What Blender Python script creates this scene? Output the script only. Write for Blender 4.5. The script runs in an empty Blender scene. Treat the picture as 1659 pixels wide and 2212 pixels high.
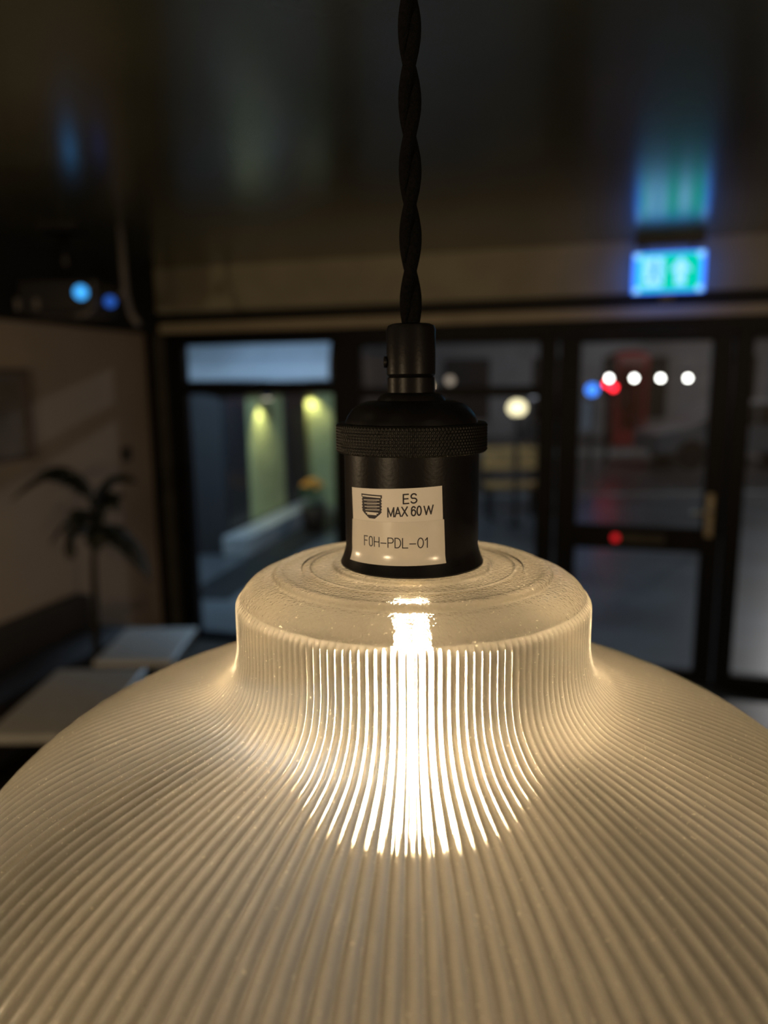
import bpy, bmesh, math, random
from mathutils import Vector, Matrix
R = math.radians
PI = math.pi
random.seed(7)
S = bpy.context.scene
COL = S.collection

# ------------------------------------------------------------------ camera
CAMZ = 1.80
cam_d = bpy.data.cameras.new('camera')
cam = bpy.data.objects.new('camera', cam_d); COL.objects.link(cam)
cam_d.sensor_fit = 'VERTICAL'; cam_d.sensor_height = 36.0; cam_d.sensor_width = 27.0
cam_d.lens = 36.0 * 1600 / 2212
cam_d.clip_start = 0.01; cam_d.clip_end = 200
pit, rol = R(10.0), R(0.63)
cam.matrix_world = (Matrix.Translation((0, 0, CAMZ)) @ Matrix.Rotation(PI / 2 - pit, 4, 'X')
                    @ Matrix.Rotation(-rol, 4, 'Z'))
cam_d.dof.use_dof = True
cam_d.dof.focus_distance = 0.214
cam_d.dof.aperture_fstop = cam_d.lens / 3.7
S.camera = cam

# ------------------------------------------------------------------ world, exposure
w = bpy.data.worlds.new('night'); S.world = w; w.use_nodes = True
bg = w.node_tree.nodes['Background']
bg.inputs[0].default_value = (0.35, 0.48, 0.72, 1); bg.inputs[1].default_value = 0.022
S.view_settings.view_transform = 'Standard'; S.view_settings.look = 'None'
S.view_settings.exposure = 0.0; S.view_settings.gamma = 1.0
S.view_settings.use_curve_mapping = False
S.cycles.caustics_refractive = False; S.cycles.caustics_reflective = False
S.cycles.sample_clamp_indirect = 4.0
S.cycles.transparent_max_bounces = 24
S.cycles.max_bounces = 10; S.cycles.transmission_bounces = 8

def lamp(name, kind, loc, power, col, radius=0.05, aim=None, spot=None, blend=0.5):
    d = bpy.data.lights.new(name, kind); d.energy = power; d.color = col
    d.shadow_soft_size = radius
    if spot: d.spot_size = R(spot); d.spot_blend = blend
    o = bpy.data.objects.new(name, d); COL.objects.link(o); o.location = loc
    if aim is not None:
        o.rotation_euler = (Vector(aim) - Vector(loc)).to_track_quat('-Z', 'Y').to_euler()
    return o
WARM = (1.0, 0.74, 0.44)
# the other pendants of the room, behind and beside the camera
lamp('pendant_light_bar', 'POINT', (-0.75, -0.6, 1.74), 16.0, WARM, 0.05)
lamp('pendant_light_counter', 'POINT', (-1.85, 0.7, 1.70), 20.0, WARM, 0.05)
lamp('pendant_light_back', 'POINT', (1.3, -1.6, 1.8), 40.0, WARM, 0.06)
# street lamps out of frame
lamp('street_light', 'POINT', (-1.0, 6.5, 2.85), 300.0, (0.50, 0.76, 1.0), 0.18)
lamp('street_light_far', 'POINT', (9.0, 15.0, 5.5), 420.0, (1.0, 0.93, 0.88), 0.2)

# ------------------------------------------------------------------ materials
MATS = {}
def nodes_of(name):
    m = bpy.data.materials.new(name); m.use_nodes = True
    nt = m.node_tree; nt.nodes.clear()
    out = nt.nodes.new('ShaderNodeOutputMaterial')
    return m, nt, out
def pm(name, col, rough=0.5, metal=0.0, var=0.12, scale=12.0, bump=0.0, bscale=200.0, spec=0.5, coat=0.0, emit=None, estr=0.0):
    """principled material with procedural colour variation and optional bump"""
    m, nt, out = nodes_of(name)
    b = nt.nodes.new('ShaderNodeBsdfPrincipled')
    tc = nt.nodes.new('ShaderNodeTexCoord')
    nz = nt.nodes.new('ShaderNodeTexNoise'); nz.inputs['Scale'].default_value = scale; nz.inputs['Detail'].default_value = 4
    nt.links.new(tc.outputs['Object'], nz.inputs['Vector'])
    rp = nt.nodes.new('ShaderNodeValToRGB')
    rp.color_ramp.elements[0].position = 0.3; rp.color_ramp.elements[1].position = 0.7
    rp.color_ramp.elements[0].color = tuple(c * (1 - var) for c in col) + (1,)
    rp.color_ramp.elements[1].color = tuple(min(1, c * (1 + var)) for c in col) + (1,)
    nt.links.new(nz.outputs['Fac'], rp.inputs['Fac'])
    nt.links.new(rp.outputs['Color'], b.inputs['Base Color'])
    b.inputs['Roughness'].default_value = rough; b.inputs['Metallic'].default_value = metal
    b.inputs['Specular IOR Level'].default_value = spec
    b.inputs['Coat Weight'].default_value = coat; b.inputs['Coat Roughness'].default_value = 0.2
    if emit:
        b.inputs['Emission Color'].default_value = tuple(emit) + (1,); b.inputs['Emission Strength'].default_value = estr
    if bump:
        n2 = nt.nodes.new('ShaderNodeTexNoise'); n2.inputs['Scale'].default_value = bscale; n2.inputs['Detail'].default_value = 3
        nt.links.new(tc.outputs['Object'], n2.inputs['Vector'])
        bp = nt.nodes.new('ShaderNodeBump'); bp.inputs['Strength'].default_value = bump; bp.inputs['Distance'].default_value = 0.001
        nt.links.new(n2.outputs['Fac'], bp.inputs['Height']); nt.links.new(bp.outputs['Normal'], b.inputs['Normal'])
    nt.links.new(b.outputs[0], out.inputs[0]); MATS[name] = m
    return m
def em(name, col, strength):
    m, nt, out = nodes_of(name)
    e = nt.nodes.new('ShaderNodeEmission'); e.inputs[0].default_value = tuple(col) + (1,); e.inputs[1].default_value = strength
    nt.links.new(e.outputs[0], out.inputs[0]); MATS[name] = m
    return m
def glass_pane(name, tint=(0.93, 0.95, 0.97), ior=1.45, rough=0.0):
    m, nt, out = nodes_of(name)
    t = nt.nodes.new('ShaderNodeBsdfTransparent'); t.inputs[0].default_value = tuple(tint) + (1,)
    g = nt.nodes.new('ShaderNodeBsdfGlossy'); g.inputs['Roughness'].default_value = rough
    # Schlick reflectance, the same on both faces of the sheet
    f0 = ((ior - 1) / (ior + 1)) ** 2
    lw = nt.nodes.new('ShaderNodeLayerWeight'); lw.inputs['Blend'].default_value = 0.5
    pw = nt.nodes.new('ShaderNodeMath'); pw.operation = 'POWER'; pw.inputs[1].default_value = 5
    f = nt.nodes.new('ShaderNodeMath'); f.operation = 'MULTIPLY_ADD'; f.inputs[1].default_value = 1 - f0; f.inputs[2].default_value = f0
    nt.links.new(lw.outputs['Facing'], pw.inputs[0]); nt.links.new(pw.outputs[0], f.inputs[0])
    mx = nt.nodes.new('ShaderNodeMixShader')
    nt.links.new(f.outputs[0], mx.inputs[0]); nt.links.new(t.outputs[0], mx.inputs[1]); nt.links.new(g.outputs[0], mx.inputs[2])
    nt.links.new(mx.outputs[0], out.inputs[0]); MATS[name] = m
    return m

def shade_outer(name, frost, rough, ior, bump, bscale):
    """moulded pressed glass: refraction, a frosted (light scattering) share and a gloss"""
    m, nt, out = nodes_of(name)
    L = nt.links.new
    tc = nt.nodes.new('ShaderNodeTexCoord')
    nz = nt.nodes.new('ShaderNodeTexNoise'); nz.inputs['Scale'].default_value = bscale; nz.inputs['Detail'].default_value = 2
    L(tc.outputs['Object'], nz.inputs['Vector'])
    bp = nt.nodes.new('ShaderNodeBump'); bp.inputs['Strength'].default_value = bump; bp.inputs['Distance'].default_value = 0.0006
    L(nz.outputs['Fac'], bp.inputs['Height'])
    rf = nt.nodes.new('ShaderNodeBsdfRefraction'); rf.inputs[0].default_value = (0.97, 0.94, 0.88, 1)
    rf.inputs['Roughness'].default_value = rough; rf.inputs['IOR'].default_value = ior
    tl = nt.nodes.new('ShaderNodeBsdfTranslucent'); tl.inputs[0].default_value = (0.86, 0.80, 0.70, 1)
    df = nt.nodes.new('ShaderNodeBsdfDiffuse'); df.inputs[0].default_value = (0.70, 0.65, 0.57, 1)
    gl = nt.nodes.new('ShaderNodeBsdfGlossy'); gl.inputs['Roughness'].default_value = 0.16
    r2 = nt.nodes.new('ShaderNodeBsdfRefraction'); r2.inputs[0].default_value = (0.97, 0.94, 0.88, 1)
    r2.inputs['Roughness'].default_value = 0.12; r2.inputs['IOR'].default_value = ior
    for n in (rf, r2, tl, gl): L(bp.outputs[0], n.inputs['Normal'])
    mr2 = nt.nodes.new('ShaderNodeMixShader'); mr2.inputs[0].default_value = 0.30      # partly hazy, mostly clear refraction
    L(r2.outputs[0], mr2.inputs[1]); L(rf.outputs[0], mr2.inputs[2])
    m0 = nt.nodes.new('ShaderNodeMixShader'); m0.inputs[0].default_value = 0.30
    L(tl.outputs[0], m0.inputs[1]); L(df.outputs[0], m0.inputs[2])
    # dust film on glass facing up, put in to even the bulb's glow
    m1 = nt.nodes.new('ShaderNodeMixShader')
    ge = nt.nodes.new('ShaderNodeNewGeometry'); sx = nt.nodes.new('ShaderNodeSeparateXYZ'); mr = nt.nodes.new('ShaderNodeMapRange')
    L(ge.outputs['Normal'], sx.inputs[0]); L(sx.outputs['Z'], mr.inputs['Value'])
    mr.inputs['From Min'].default_value = 0.15; mr.inputs['From Max'].default_value = 0.95
    mr.inputs['To Min'].default_value = frost[0]; mr.inputs['To Max'].default_value = frost[1]
    # lint and specks
    n3 = nt.nodes.new('ShaderNodeTexNoise'); n3.inputs['Scale'].default_value = 1000; n3.inputs['Detail'].default_value = 1
    L(tc.outputs['Object'], n3.inputs['Vector'])
    m3 = nt.nodes.new('ShaderNodeMapRange'); m3.inputs['From Min'].default_value = 0.70; m3.inputs['From Max'].default_value = 0.78; m3.inputs['To Max'].default_value = 0.40
    L(n3.outputs['Fac'], m3.inputs['Value'])
    ad = nt.nodes.new('ShaderNodeMath'); ad.operation = 'ADD'; ad.use_clamp = True
    L(mr.outputs[0], ad.inputs[0]); L(m3.outputs[0], ad.inputs[1])
    L(ad.outputs[0], m1.inputs[0])
    L(mr2.outputs[0], m1.inputs[1]); L(m0.outputs[0], m1.inputs[2])
    fr = nt.nodes.new('ShaderNodeFresnel'); fr.inputs[0].default_value = 1.3
    L(bp.outputs[0], fr.inputs['Normal'])
    m2 = nt.nodes.new('ShaderNodeMixShader')
    L(fr.outputs[0], m2.inputs[0]); L(m1.outputs[0], m2.inputs[1]); L(gl.outputs[0], m2.inputs[2])
    L(m2.outputs[0], out.inputs[0]); MATS[name] = m
    return m

shade_outer('ribbed_glass', (0.07, 0.18), 0.29, 1.20, 0.10, 2200)
shade_outer('stippled_glass', (0.045, 0.09), 0.30, 1.07, 0.8, 900)
glass_pane('shade_inner', (0.97, 0.95, 0.91), 1.05, 0.2)
glass_pane('bulb_glass', (0.98, 0.95, 0.88), 1.15, 0.02)
glass_pane('window_glass')
em('filament', (1.0, 0.78, 0.50), 350.0)
pm('holder_black', (0.0065, 0.0062, 0.0075), 0.36, var=0.25, scale=90, bump=0.05, bscale=900, spec=0.14)
pm('ring_black', (0.005, 0.005, 0.005), 0.42, var=0.2, scale=200, spec=0.18)
pm('cord_fabric', (0.0045, 0.0045, 0.005), 0.9, var=0.3, scale=900, bump=0.6, bscale=1600, spec=0.05)
pm('brass', (0.75, 0.6, 0.3), 0.3, 1.0)
pm('label_paper', (0.80, 0.76, 0.72), 0.55, var=0.02, scale=60)
pm('label_taped', (0.78, 0.74, 0.69), 0.22, var=0.03, scale=120, bump=0.12, bscale=160, coat=0.3)
pm('label_ink', (0.018, 0.014, 0.022), 0.6)
pm('ceiling_paint', (0.095, 0.097, 0.060), 0.23, var=0.15, scale=3, bump=0.03, bscale=40, spec=0.9, coat=0.5)
pm('fascia_paint', (0.46, 0.44, 0.34), 0.6, var=0.1, scale=4)
pm('ledge_paint', (0.55, 0.49, 0.36), 0.45, var=0.1, scale=4)
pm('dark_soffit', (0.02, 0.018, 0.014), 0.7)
pm('wall_paint', (0.58, 0.49, 0.41), 0.75, var=0.05, scale=3, bump=0.1, bscale=120)
pm('floor_dark', (0.035, 0.028, 0.022), 0.35, var=0.3, scale=5)
pm('frame_black', (0.006, 0.006, 0.009), 0.45, var=0.2, scale=8, spec=0.2)
pm('frame_olive', (0.065, 0.06, 0.045), 0.5, var=0.2, scale=8)
pm('steel', (0.55, 0.53, 0.48), 0.3, 1.0)
pm('cream_metal', (0.55, 0.48, 0.34), 0.35, 0.3)
pm('table_top', (0.36, 0.36, 0.35), 0.35, var=0.08, scale=20)
pm('table_metal', (0.02, 0.02, 0.02), 0.4, 0.6)
pm('bench_fabric', (0.016, 0.013, 0.014), 0.8, var=0.3, scale=60)
pm('bench_back', (0.05, 0.042, 0.038), 0.8, var=0.2, scale=60)
pm('palm_leaf', (0.012, 0.017, 0.010), 0.6, var=0.3, scale=30)
pm('palm_stem', (0.025, 0.02, 0.012), 0.8)
pm('pot_dark', (0.03, 0.027, 0.025), 0.6)
pm('soil', (0.02, 0.014, 0.01), 0.95)
pm('frame_picture', (0.17, 0.14, 0.125), 0.5)
pm('print_paper', (0.42, 0.35, 0.30), 0.6, var=0.2, scale=7)
pm('switch_dark', (0.06, 0.05, 0.045), 0.4)
pm('projector_black', (0.008, 0.008, 0.012), 0.35)
pm('bracket_grey', (0.20, 0.19, 0.20), 0.45)
em('blue_lens', (0.06, 0.42, 1.0), 1.3)
em('blue_dim', (0.025, 0.11, 0.50), 0.9)
em('sign_green', (0.0, 0.66, 0.46), 1.0)
em('sign_white', (0.26, 0.62, 1.0), 1.5)
em('sign_rim', (0.05, 0.20, 1.0), 1.9)
em('sign_man', (0.05, 0.45, 0.75), 1.0)
pm('pavement_wet', (0.10, 0.105, 0.11), 0.32, var=0.55, scale=0.9, bump=0.3, bscale=6)
pm('road_wet', (0.055, 0.056, 0.058), 0.28, var=0.6, scale=0.6, bump=0.3, bscale=5)
pm('kerb_stone', (0.35, 0.35, 0.34), 0.5, var=0.3, scale=2)
pm('render_grey', (0.36, 0.36, 0.37), 0.8, var=0.3, scale=0.5)
pm('render_dark', (0.018, 0.018, 0.020), 0.8, var=0.3, scale=0.6)
pm('pillar_lime', (0.42, 0.44, 0.20), 0.8, var=0.15, scale=3)
pm('awning_cloth', (0.70, 0.74, 0.80), 0.7, var=0.12, scale=2)
pm('box_red', (0.26, 0.016, 0.018), 0.4, var=0.2, scale=5)
pm('box_pale', (0.14, 0.10, 0.09), 0.5)
pm('post_black', (0.012, 0.012, 0.013), 0.5)
pm('shop_door', (0.02, 0.023, 0.027), 0.3)
pm('planter', (0.10, 0.06, 0.035), 0.7)
pm('foliage', (0.03, 0.10, 0.045), 0.7, var=0.4, scale=30)
pm('petal', (0.75, 0.30, 0.03), 0.6, var=0.3, scale=30)
pm('bench_wood', (0.55, 0.30, 0.10), 0.55, var=0.3, scale=8)
pm('car_grey', (0.30, 0.31, 0.32), 0.3, 0.4)
em('reflection_glow', (1.0, 0.96, 0.86), 16.0)  # glow of lamps reflected in the door glass, put on globes
em('lamp_red', (1.0, 0.015, 0.03), 9.0)
em('lamp_blue', (0.05, 0.25, 1.0), 2.2)
em('lamp_globe', (1.0, 0.86, 0.50), 2.2)
em('lamp_small', (1.0, 0.85, 0.6), 1.6)
em('lamp_dimwhite', (0.85, 0.9, 1.0), 0.5)
em('lamp_warmdim', (1.0, 0.8, 0.6), 0.45)
em('red_reflection', (1.0, 0.02, 0.03), 0.7)

# ------------------------------------------------------------------ mesh helpers
ORG = {}                                    # world position of every parent
def mesh_obj(name, V, Fc, mat, parent=None, smooth=False, mats=None, midx=None):
    o0 = ORG.get(parent.name, Vector((0, 0, 0))) if parent else Vector((0, 0, 0))
    me = bpy.data.meshes.new(name)
    me.from_pydata([tuple(Vector(v) - o0) for v in V], [], Fc)
    for mm in (mats or [mat]): me.materials.append(MATS[mm])
    if midx: me.polygons.foreach_set('material_index', midx)
    if smooth: me.polygons.foreach_set('use_smooth', [True] * len(me.polygons))
    me.update()
    o = bpy.data.objects.new(name, me); COL.objects.link(o)
    if parent: o.parent = parent
    ORG[o.name] = o0.copy()
    return o
def tag(o, label, cat, group=None):
    o['label'] = label; o['category'] = cat
    if group: o['group'] = group
    return o
def struct(o, label, cat='room'):
    o['kind'] = 'structure'; o['label'] = label; o['category'] = cat
    return o
def thing(name, loc, label, cat, group=None, kind=None):
    o = bpy.data.objects.new(name, None); COL.objects.link(o); o.location = loc; o.empty_display_size = 0.05
    ORG[o.name] = Vector(loc); tag(o, label, cat, group)
    if kind: o['kind'] = kind
    return o

class MB:
    def __init__(s): s.V = []; s.F = []
    def add(s, V, Fc):
        k = len(s.V); s.V += [Vector(v) for v in V]; s.F += [tuple(i + k for i in f) for f in Fc]; return s
    def box(s, x0, x1, y0, y1, z0, z1, M=None, bev=0.0):
        if bev > 0:
            bm = bmesh.new(); bmesh.ops.create_cube(bm, size=1)
            for v in bm.verts: v.co = Vector(((x0 + x1) / 2 + v.co.x * (x1 - x0), (y0 + y1) / 2 + v.co.y * (y1 - y0), (z0 + z1) / 2 + v.co.z * (z1 - z0)))
            bmesh.ops.bevel(bm, geom=bm.edges[:], offset=bev, segments=2, affect='EDGES', profile=0.5)
            bm.verts.index_update()
            V = [v.co.copy() for v in bm.verts]; Fc = [tuple(v.index for v in f.verts) for f in bm.faces]; bm.free()
        else:
            V = [Vector((x, y, z)) for z in (z0, z1) for y in (y0, y1) for x in (x0, x1)]
            Fc = [(0, 2, 3, 1), (4, 5, 7, 6), (0, 1, 5, 4), (2, 6, 7, 3), (0, 4, 6, 2), (1, 3, 7, 5)]
        if M: V = [M(v) for v in V]
        return s.add(V, Fc)
    def lathe(s, prof, c, n=48, closed=False):
        V = []; Fc = []
        for r, z in prof:
            for i in range(n):
                a = 2 * PI * i / n; V.append((c[0] + r * math.cos(a), c[1] + r * math.sin(a), c[2] + z))
        m = len(prof)
        for j in range(m - 1 + (1 if closed else 0)):
            for i in range(n):
                a, b = j * n + i, j * n + (i + 1) % n
                a2, b2 = ((j + 1) % m) * n + i, ((j + 1) % m) * n + (i + 1) % n
                Fc.append((a, a2, b2, b))
        if not closed:
            if prof[0][0] > 1e-6: Fc.append(tuple(range(n)))
            if prof[-1][0] > 1e-6: Fc.append(tuple((m - 1) * n + n - 1 - i for i in range(n)))
        return s.add(V, Fc)
    def tube(s, pts, rad, n=10, caps=True):
        pts = [Vector(p) for p in pts]; V = []; Fc = []
        up = Vector((0, 0, 1)); last = None
        for i, p in enumerate(pts):
            t = (pts[min(i + 1, len(pts) - 1)] - pts[max(i - 1, 0)]).normalized()
            if last is None:
                a = t.cross(up if abs(t.z) < 0.9 else Vector((1, 0, 0))).normalized()
            else:
                a = (last - t * last.dot(t)).normalized()
            last = a; b = t.cross(a); r = rad[i] if isinstance(rad, (list, tuple)) else rad
            V += [p + r * (math.cos(2 * PI * k / n) * a + math.sin(2 * PI * k / n) * b) for k in range(n)]
        for j in range(len(pts) - 1):
            for k in range(n):
                Fc.append((j * n + k, j * n + (k + 1) % n, (j + 1) * n + (k + 1) % n, (j + 1) * n + k))
        if caps:
            Fc.append(tuple(reversed(range(n)))); Fc.append(tuple((len(pts) - 1) * n + k for k in range(n)))
        return s.add(V, Fc)
    def sphere(s, c, r, nu=20, nv=10, sz=1.0):
        prof = [(r * math.sin(PI * j / nv), -r * sz * math.cos(PI * j / nv)) for j in range(1, nv)]
        return s.lathe(prof, c, nu)
    def prism(s, poly, f, d0, d1):
        """2D polygon -> solid; f(a,b,depth) gives the world point"""
        n = len(poly)
        V = [f(a, b, d0) for a, b in poly] + [f(a, b, d1) for a, b in poly]
        Fc = [tuple(range(n)), tuple(range(2 * n - 1, n - 1, -1))] + [(i, i + n, (i + 1) % n + n, (i + 1) % n) for i in range(n)]
        return s.add(V, Fc)
    def build(s, name, mat, parent=None, smooth=False):
        o = mesh_obj(name, s.V, s.F, mat, parent, smooth)
        bm = bmesh.new(); bm.from_mesh(o.data); bmesh.ops.recalc_face_normals(bm, faces=bm.faces[:]); bm.to_mesh(o.data); bm.free()
        return o
def smooth_by_angle(o, ang=35):
    me = o.data
    me.polygons.foreach_set('use_smooth', [True] * len(me.polygons))
    bm = bmesh.new(); bm.from_mesh(me)
    for e in bm.edges:
        e.smooth = not (len(e.link_faces) == 2 and e.calc_face_angle(0) > R(ang))
    bm.to_mesh(me); bm.free()
    return o

# wall frame of the glazed front: u along the wall (to the right), n into the room, z up
TH = R(16); P0 = Vector((1.5, 4.26, 0)); T = Vector((math.cos(TH), -math.sin(TH), 0)); N = Vector((-math.sin(TH), -math.cos(TH), 0))
def FP(v): return P0 + v[0] * T + v[1] * N + Vector((0, 0, v[2]))
def fbox(name, u0, u1, n0, n1, z0, z1, mat, parent=None, bev=0.0):
    return MB().box(u0, u1, n0, n1, z0, z1, FP, bev).build(name, mat, parent)
CU = -3.20                                   # u of the corner with the left wall
CORNER = FP((CU, 0, 0))
def LP(v): return CORNER + v[0] * N + v[1] * T + Vector((0, 0, v[2]))    # left wall frame: t out of corner, m into room
CEIL = 2.54

# ------------------------------------------------------------------ the setting
struct(MB().prism([(CU - 0.2, -0.1), (3.6, -0.1), (3.6, 9.0), (CU - 0.2, 9.0)], lambda a, b, d: FP((a, b, d)), CEIL, CEIL + 0.12).build('ceiling', 'ceiling_paint'), 'dark olive glossy painted ceiling', 'ceiling')
fl = MB()
fl.prism([(CU - 0.2, 0.0), (3.6, 0.0), (3.6, 9.0), (CU - 0.2, 9.0)], lambda a, b, d: FP((a, b, d)), -0.1, 0.0)
struct(fl.build('floor', 'floor_dark'), 'dark floor of the room', 'floor')
struct(MB().box(0, 9.0, -0.15, 0.0, 0, CEIL, LP).build('wall_left', 'wall_paint'), 'pale brown painted side wall behind the palm', 'wall')
# bulkhead along the side wall
struct(MB().box(0.0, 9.0, 0.0, 0.10, 2.13, CEIL, LP).build('trim_1', 'dark_soffit'), 'dark bulkhead along the top of the side wall', 'trim')
# rear and right closing walls behind the camera
struct(MB().box(CU - 0.1, 3.6, 7.2, 7.35, 0, CEIL, FP).build('wall_rear', 'wall_paint'), 'wall behind the viewer', 'wall')
struct(MB().box(3.5, 3.6, 0.0, 7.2, 0, CEIL, FP).build('wall_right', 'wall_paint'), 'wall on the far side of the door', 'wall')
struct(fbox('wall_back', CU, 3.5, -0.10, 0.05, 2.265, CEIL, 'fascia_paint'), 'beige fascia above the glazed shopfront', 'wall')
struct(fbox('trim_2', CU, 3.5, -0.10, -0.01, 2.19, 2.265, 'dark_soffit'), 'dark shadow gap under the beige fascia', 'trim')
struct(fbox('trim_3', CU, 3.5, -0.10, 0.03, 2.133, 2.19, 'ledge_paint', None, 0.004), 'beige ledge running above the black window frames', 'trim')
struct(fbox('trim_4', CU, 3.5, -0.10, 0.0, 2.05, 2.133, 'frame_black'), 'black head rail of the glazed shopfront', 'trim')
struct(fbox('trim_5', CU, CU + 0.045, -0.1, 0.06, 0, 2.133, 'frame_black'), 'black corner post beside the pale side wall', 'trim')
struct(fbox('trim_6', CU + 0.045, CU + 0.13, -0.1, 0.03, 0, 2.133, 'frame_olive'), 'olive grey upright strip beside the black window frame', 'trim')

def bar(p, u0, u1, z0, z1, n0=-0.07, n1=0.0, name='frame_bar', mat='frame_black'): return fbox(name, u0, u1, n0, n1, z0, z1, mat, p, 0.004)
def pane(p, u0, u1, z0, z1, n=-0.035): return fbox('pane', u0, u1, n - 0.004, n + 0.004, z0, z1, 'window_glass', p)
def win(nm, u0, label): return thing(nm, FP((u0, 0, 0)), label, 'window', None, 'structure')
# window_1: transom light over a tall fixed light
w1 = win('window_1', -2.5, 'black framed glazing with a transom light beside the side wall')
bar(w1, CU + 0.13, -2.95, 0, 2.05); bar(w1, -1.89, -1.74, 0, 2.05); bar(w1, -2.95, -1.89, 1.725, 1.812); pane(w1, -2.95, -1.89, 1.812, 2.05)
bar(w1, -2.95, -1.89, 0, 0.05)
pane(w1, -2.95, -1.89, 0.05, 1.725)
# window_2: the middle light
w2 = win('window_2', -1.2, 'black framed glazing behind the lamp holder with a transom bar')
bar(w2, -1.74, -1.70, 0, 2.05); bar(w2, -0.605, -0.50, 0, 2.05); bar(w2, -1.70, -0.605, 2.02, 2.05); bar(w2, -1.70, -0.605, 1.70, 1.765)
bar(w2, -1.70, -0.605, 0, 0.08); pane(w2, -1.70, -0.605, 1.765, 2.02); pane(w2, -1.70, -0.605, 0.08, 1.70)
# door_1: the closed entrance door
d1 = thing('door_1', FP((0, 0, 0)), 'closed black entrance door with two panes and a lever handle', 'door', None, 'structure')
for a, b in ((-0.49, -0.365), (0.335, 0.44)): bar(d1, a, b, 0.005, 2.045, -0.06, -0.01, 'stile')
for c, d in ((2.005, 2.045), (0.80, 0.945), (0.005, 0.08)): bar(d1, -0.365, 0.335, c, d, -0.06, -0.01, 'rail')
pane(d1, -0.365, 0.335, 0.945, 2.005); pane(d1, -0.365, 0.335, 0.08, 0.80)
lp = fbox('letter_plate', -0.16, 0.14, -0.01, -0.002, 0.845, 0.90, 'frame_olive', d1, 0.002)
MB().lathe([(0.0001, 0), (0.018, 0.0), (0.018, 0.008), (0.0001, 0.010)], (0, 0, 0), 16)
ind = MB(); ind.prism([(0.021 * math.cos(2 * PI * i / 16) - 0.135, 0.872 + 0.021 * math.sin(2 * PI * i / 16)) for i in range(16)], lambda a, b, d: FP((a, d, b)), -0.002, 0.004)
ind.build('red_glint', 'red_reflection', lp)['label'] = 'small round red reflection made as a glowing disc'  # red reflection on the plate, put in as a glowing disc
hp = fbox('handle_plate', 0.353, 0.392, -0.01, 0.0, 0.90, 1.15, 'cream_metal', d1, 0.003)
MB().tube([FP((0.372, 0.0, 1.05)), FP((0.372, 0.045, 1.05)), FP((0.355, 0.055, 1.05)), FP((0.27, 0.055, 1.045))], 0.010, 10).build('lever', 'cream_metal', hp, True)
fbox('keyhole_cover', 0.362, 0.383, 0.0, 0.006, 0.95, 0.985, 'steel', hp, 0.002)
# window_3: beside the door
w3 = win('window_3', 1.2, 'black framed glazing on the handle side of the door')
bar(w3, 0.45, 0.545, 0, 2.05); bar(w3, 3.4, 3.5, 0, 2.05); bar(w3, 0.545, 3.4, 2.02, 2.05); bar(w3, 0.545, 3.4, 0, 0.08); pane(w3, 0.545, 3.4, 0.08, 2.02)

# ------------------------------------------------------------------ the pendant lamp
AX, AY = 0.0091, 0.24
C0 = (AX, AY, CAMZ)
pend = thing('pendant_lamp', (AX, AY, CAMZ - 0.195), 'ribbed clear glass pendant lamp with black holder and twisted black cord', 'lamp')
def catmull(P, n):
    P = [Vector((a, b, 0)) for a, b in P]; P = [2 * P[0] - P[1]] + P + [2 * P[-1] - P[-2]]
    out = []
    for i in range(1, len(P) - 2):
        p0, p1, p2, p3 = P[i - 1:i + 3]
        k = max(2, int((p2 - p1).length / n + 0.5))
        for j in range(k):
            t = j / k
            q = 0.5 * ((2 * p1) + (-p0 + p2) * t + (2 * p0 - 5 * p1 + 4 * p2 - p3) * t * t + (-p0 + 3 * p1 - 3 * p2 + p3) * t ** 3)
            out.append((q.x, q.y))
    out.append((P[-2].x, P[-2].y)); return out
# glass shade
top = catmull([(0.0205, -0.0592), (0.0255, -0.0590), (0.0262, -0.0597), (0.0275, -0.0602), (0.0330, -0.0603), (0.0337, -0.0600), (0.0344, -0.0603),
               (0.0415, -0.0605), (0.0430, -0.0602), (0.0446, -0.0603), (0.0455, -0.0609), (0.0459, -0.0618), (0.0466, -0.0622), (0.0490, -0.0626), (0.0525, -0.0640),
               (0.0552, -0.0662), (0.0567, -0.0686)], 0.0006)
body = catmull([(0.0567, -0.0686), (0.0573, -0.0705), (0.0574, -0.0735), (0.0574, -0.080), (0.0578, -0.087), (0.0600, -0.0945), (0.0660, -0.1010), (0.0735, -0.1043), (0.083, -0.1072),
                (0.099, -0.1125), (0.115, -0.1192), (0.130, -0.1285), (0.143, -0.1410), (0.1525, -0.158), (0.157, -0.180), (0.158, -0.195)], 0.0016)
prof = top[:-1] + body
NR, SUB = 162, 10
NC = NR * SUB
def rib(t): return 1 - abs(2 * t - 1) ** 2.2
V = []; Fc = []; MI = []
ribw = [rib((k % SUB) / SUB) for k in range(NC)]
cs = [(math.cos(2 * PI * k / NC), math.sin(2 * PI * k / NC)) for k in range(NC)]
nt_ = len(top) - 1
for j, (r, z) in enumerate(prof):
    a = prof[max(j - 1, 0)]; b = prof[min(j + 1, len(prof) - 1)]
    tx, tz = b[0] - a[0], b[1] - a[1]; l = math.hypot(tx, tz); nx, nz_ = -tz / l, tx / l
    amp = 0.0
    if z < -0.0688:
        amp = 0.40 * 2 * PI * r / NR * math.sqrt(min(1.0, (-0.0688 - z) / 0.0014))
        amp = min(amp, 0.0019)
    for k in range(NC):
        h = amp * ribw[k]
        V.append((AX + (r + nx * h) * cs[k][0], AY + (r + nx * h) * cs[k][1], CAMZ + z + nz_ * h))
n_out = len(prof)
NI = NR * 2
inner = []
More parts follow.
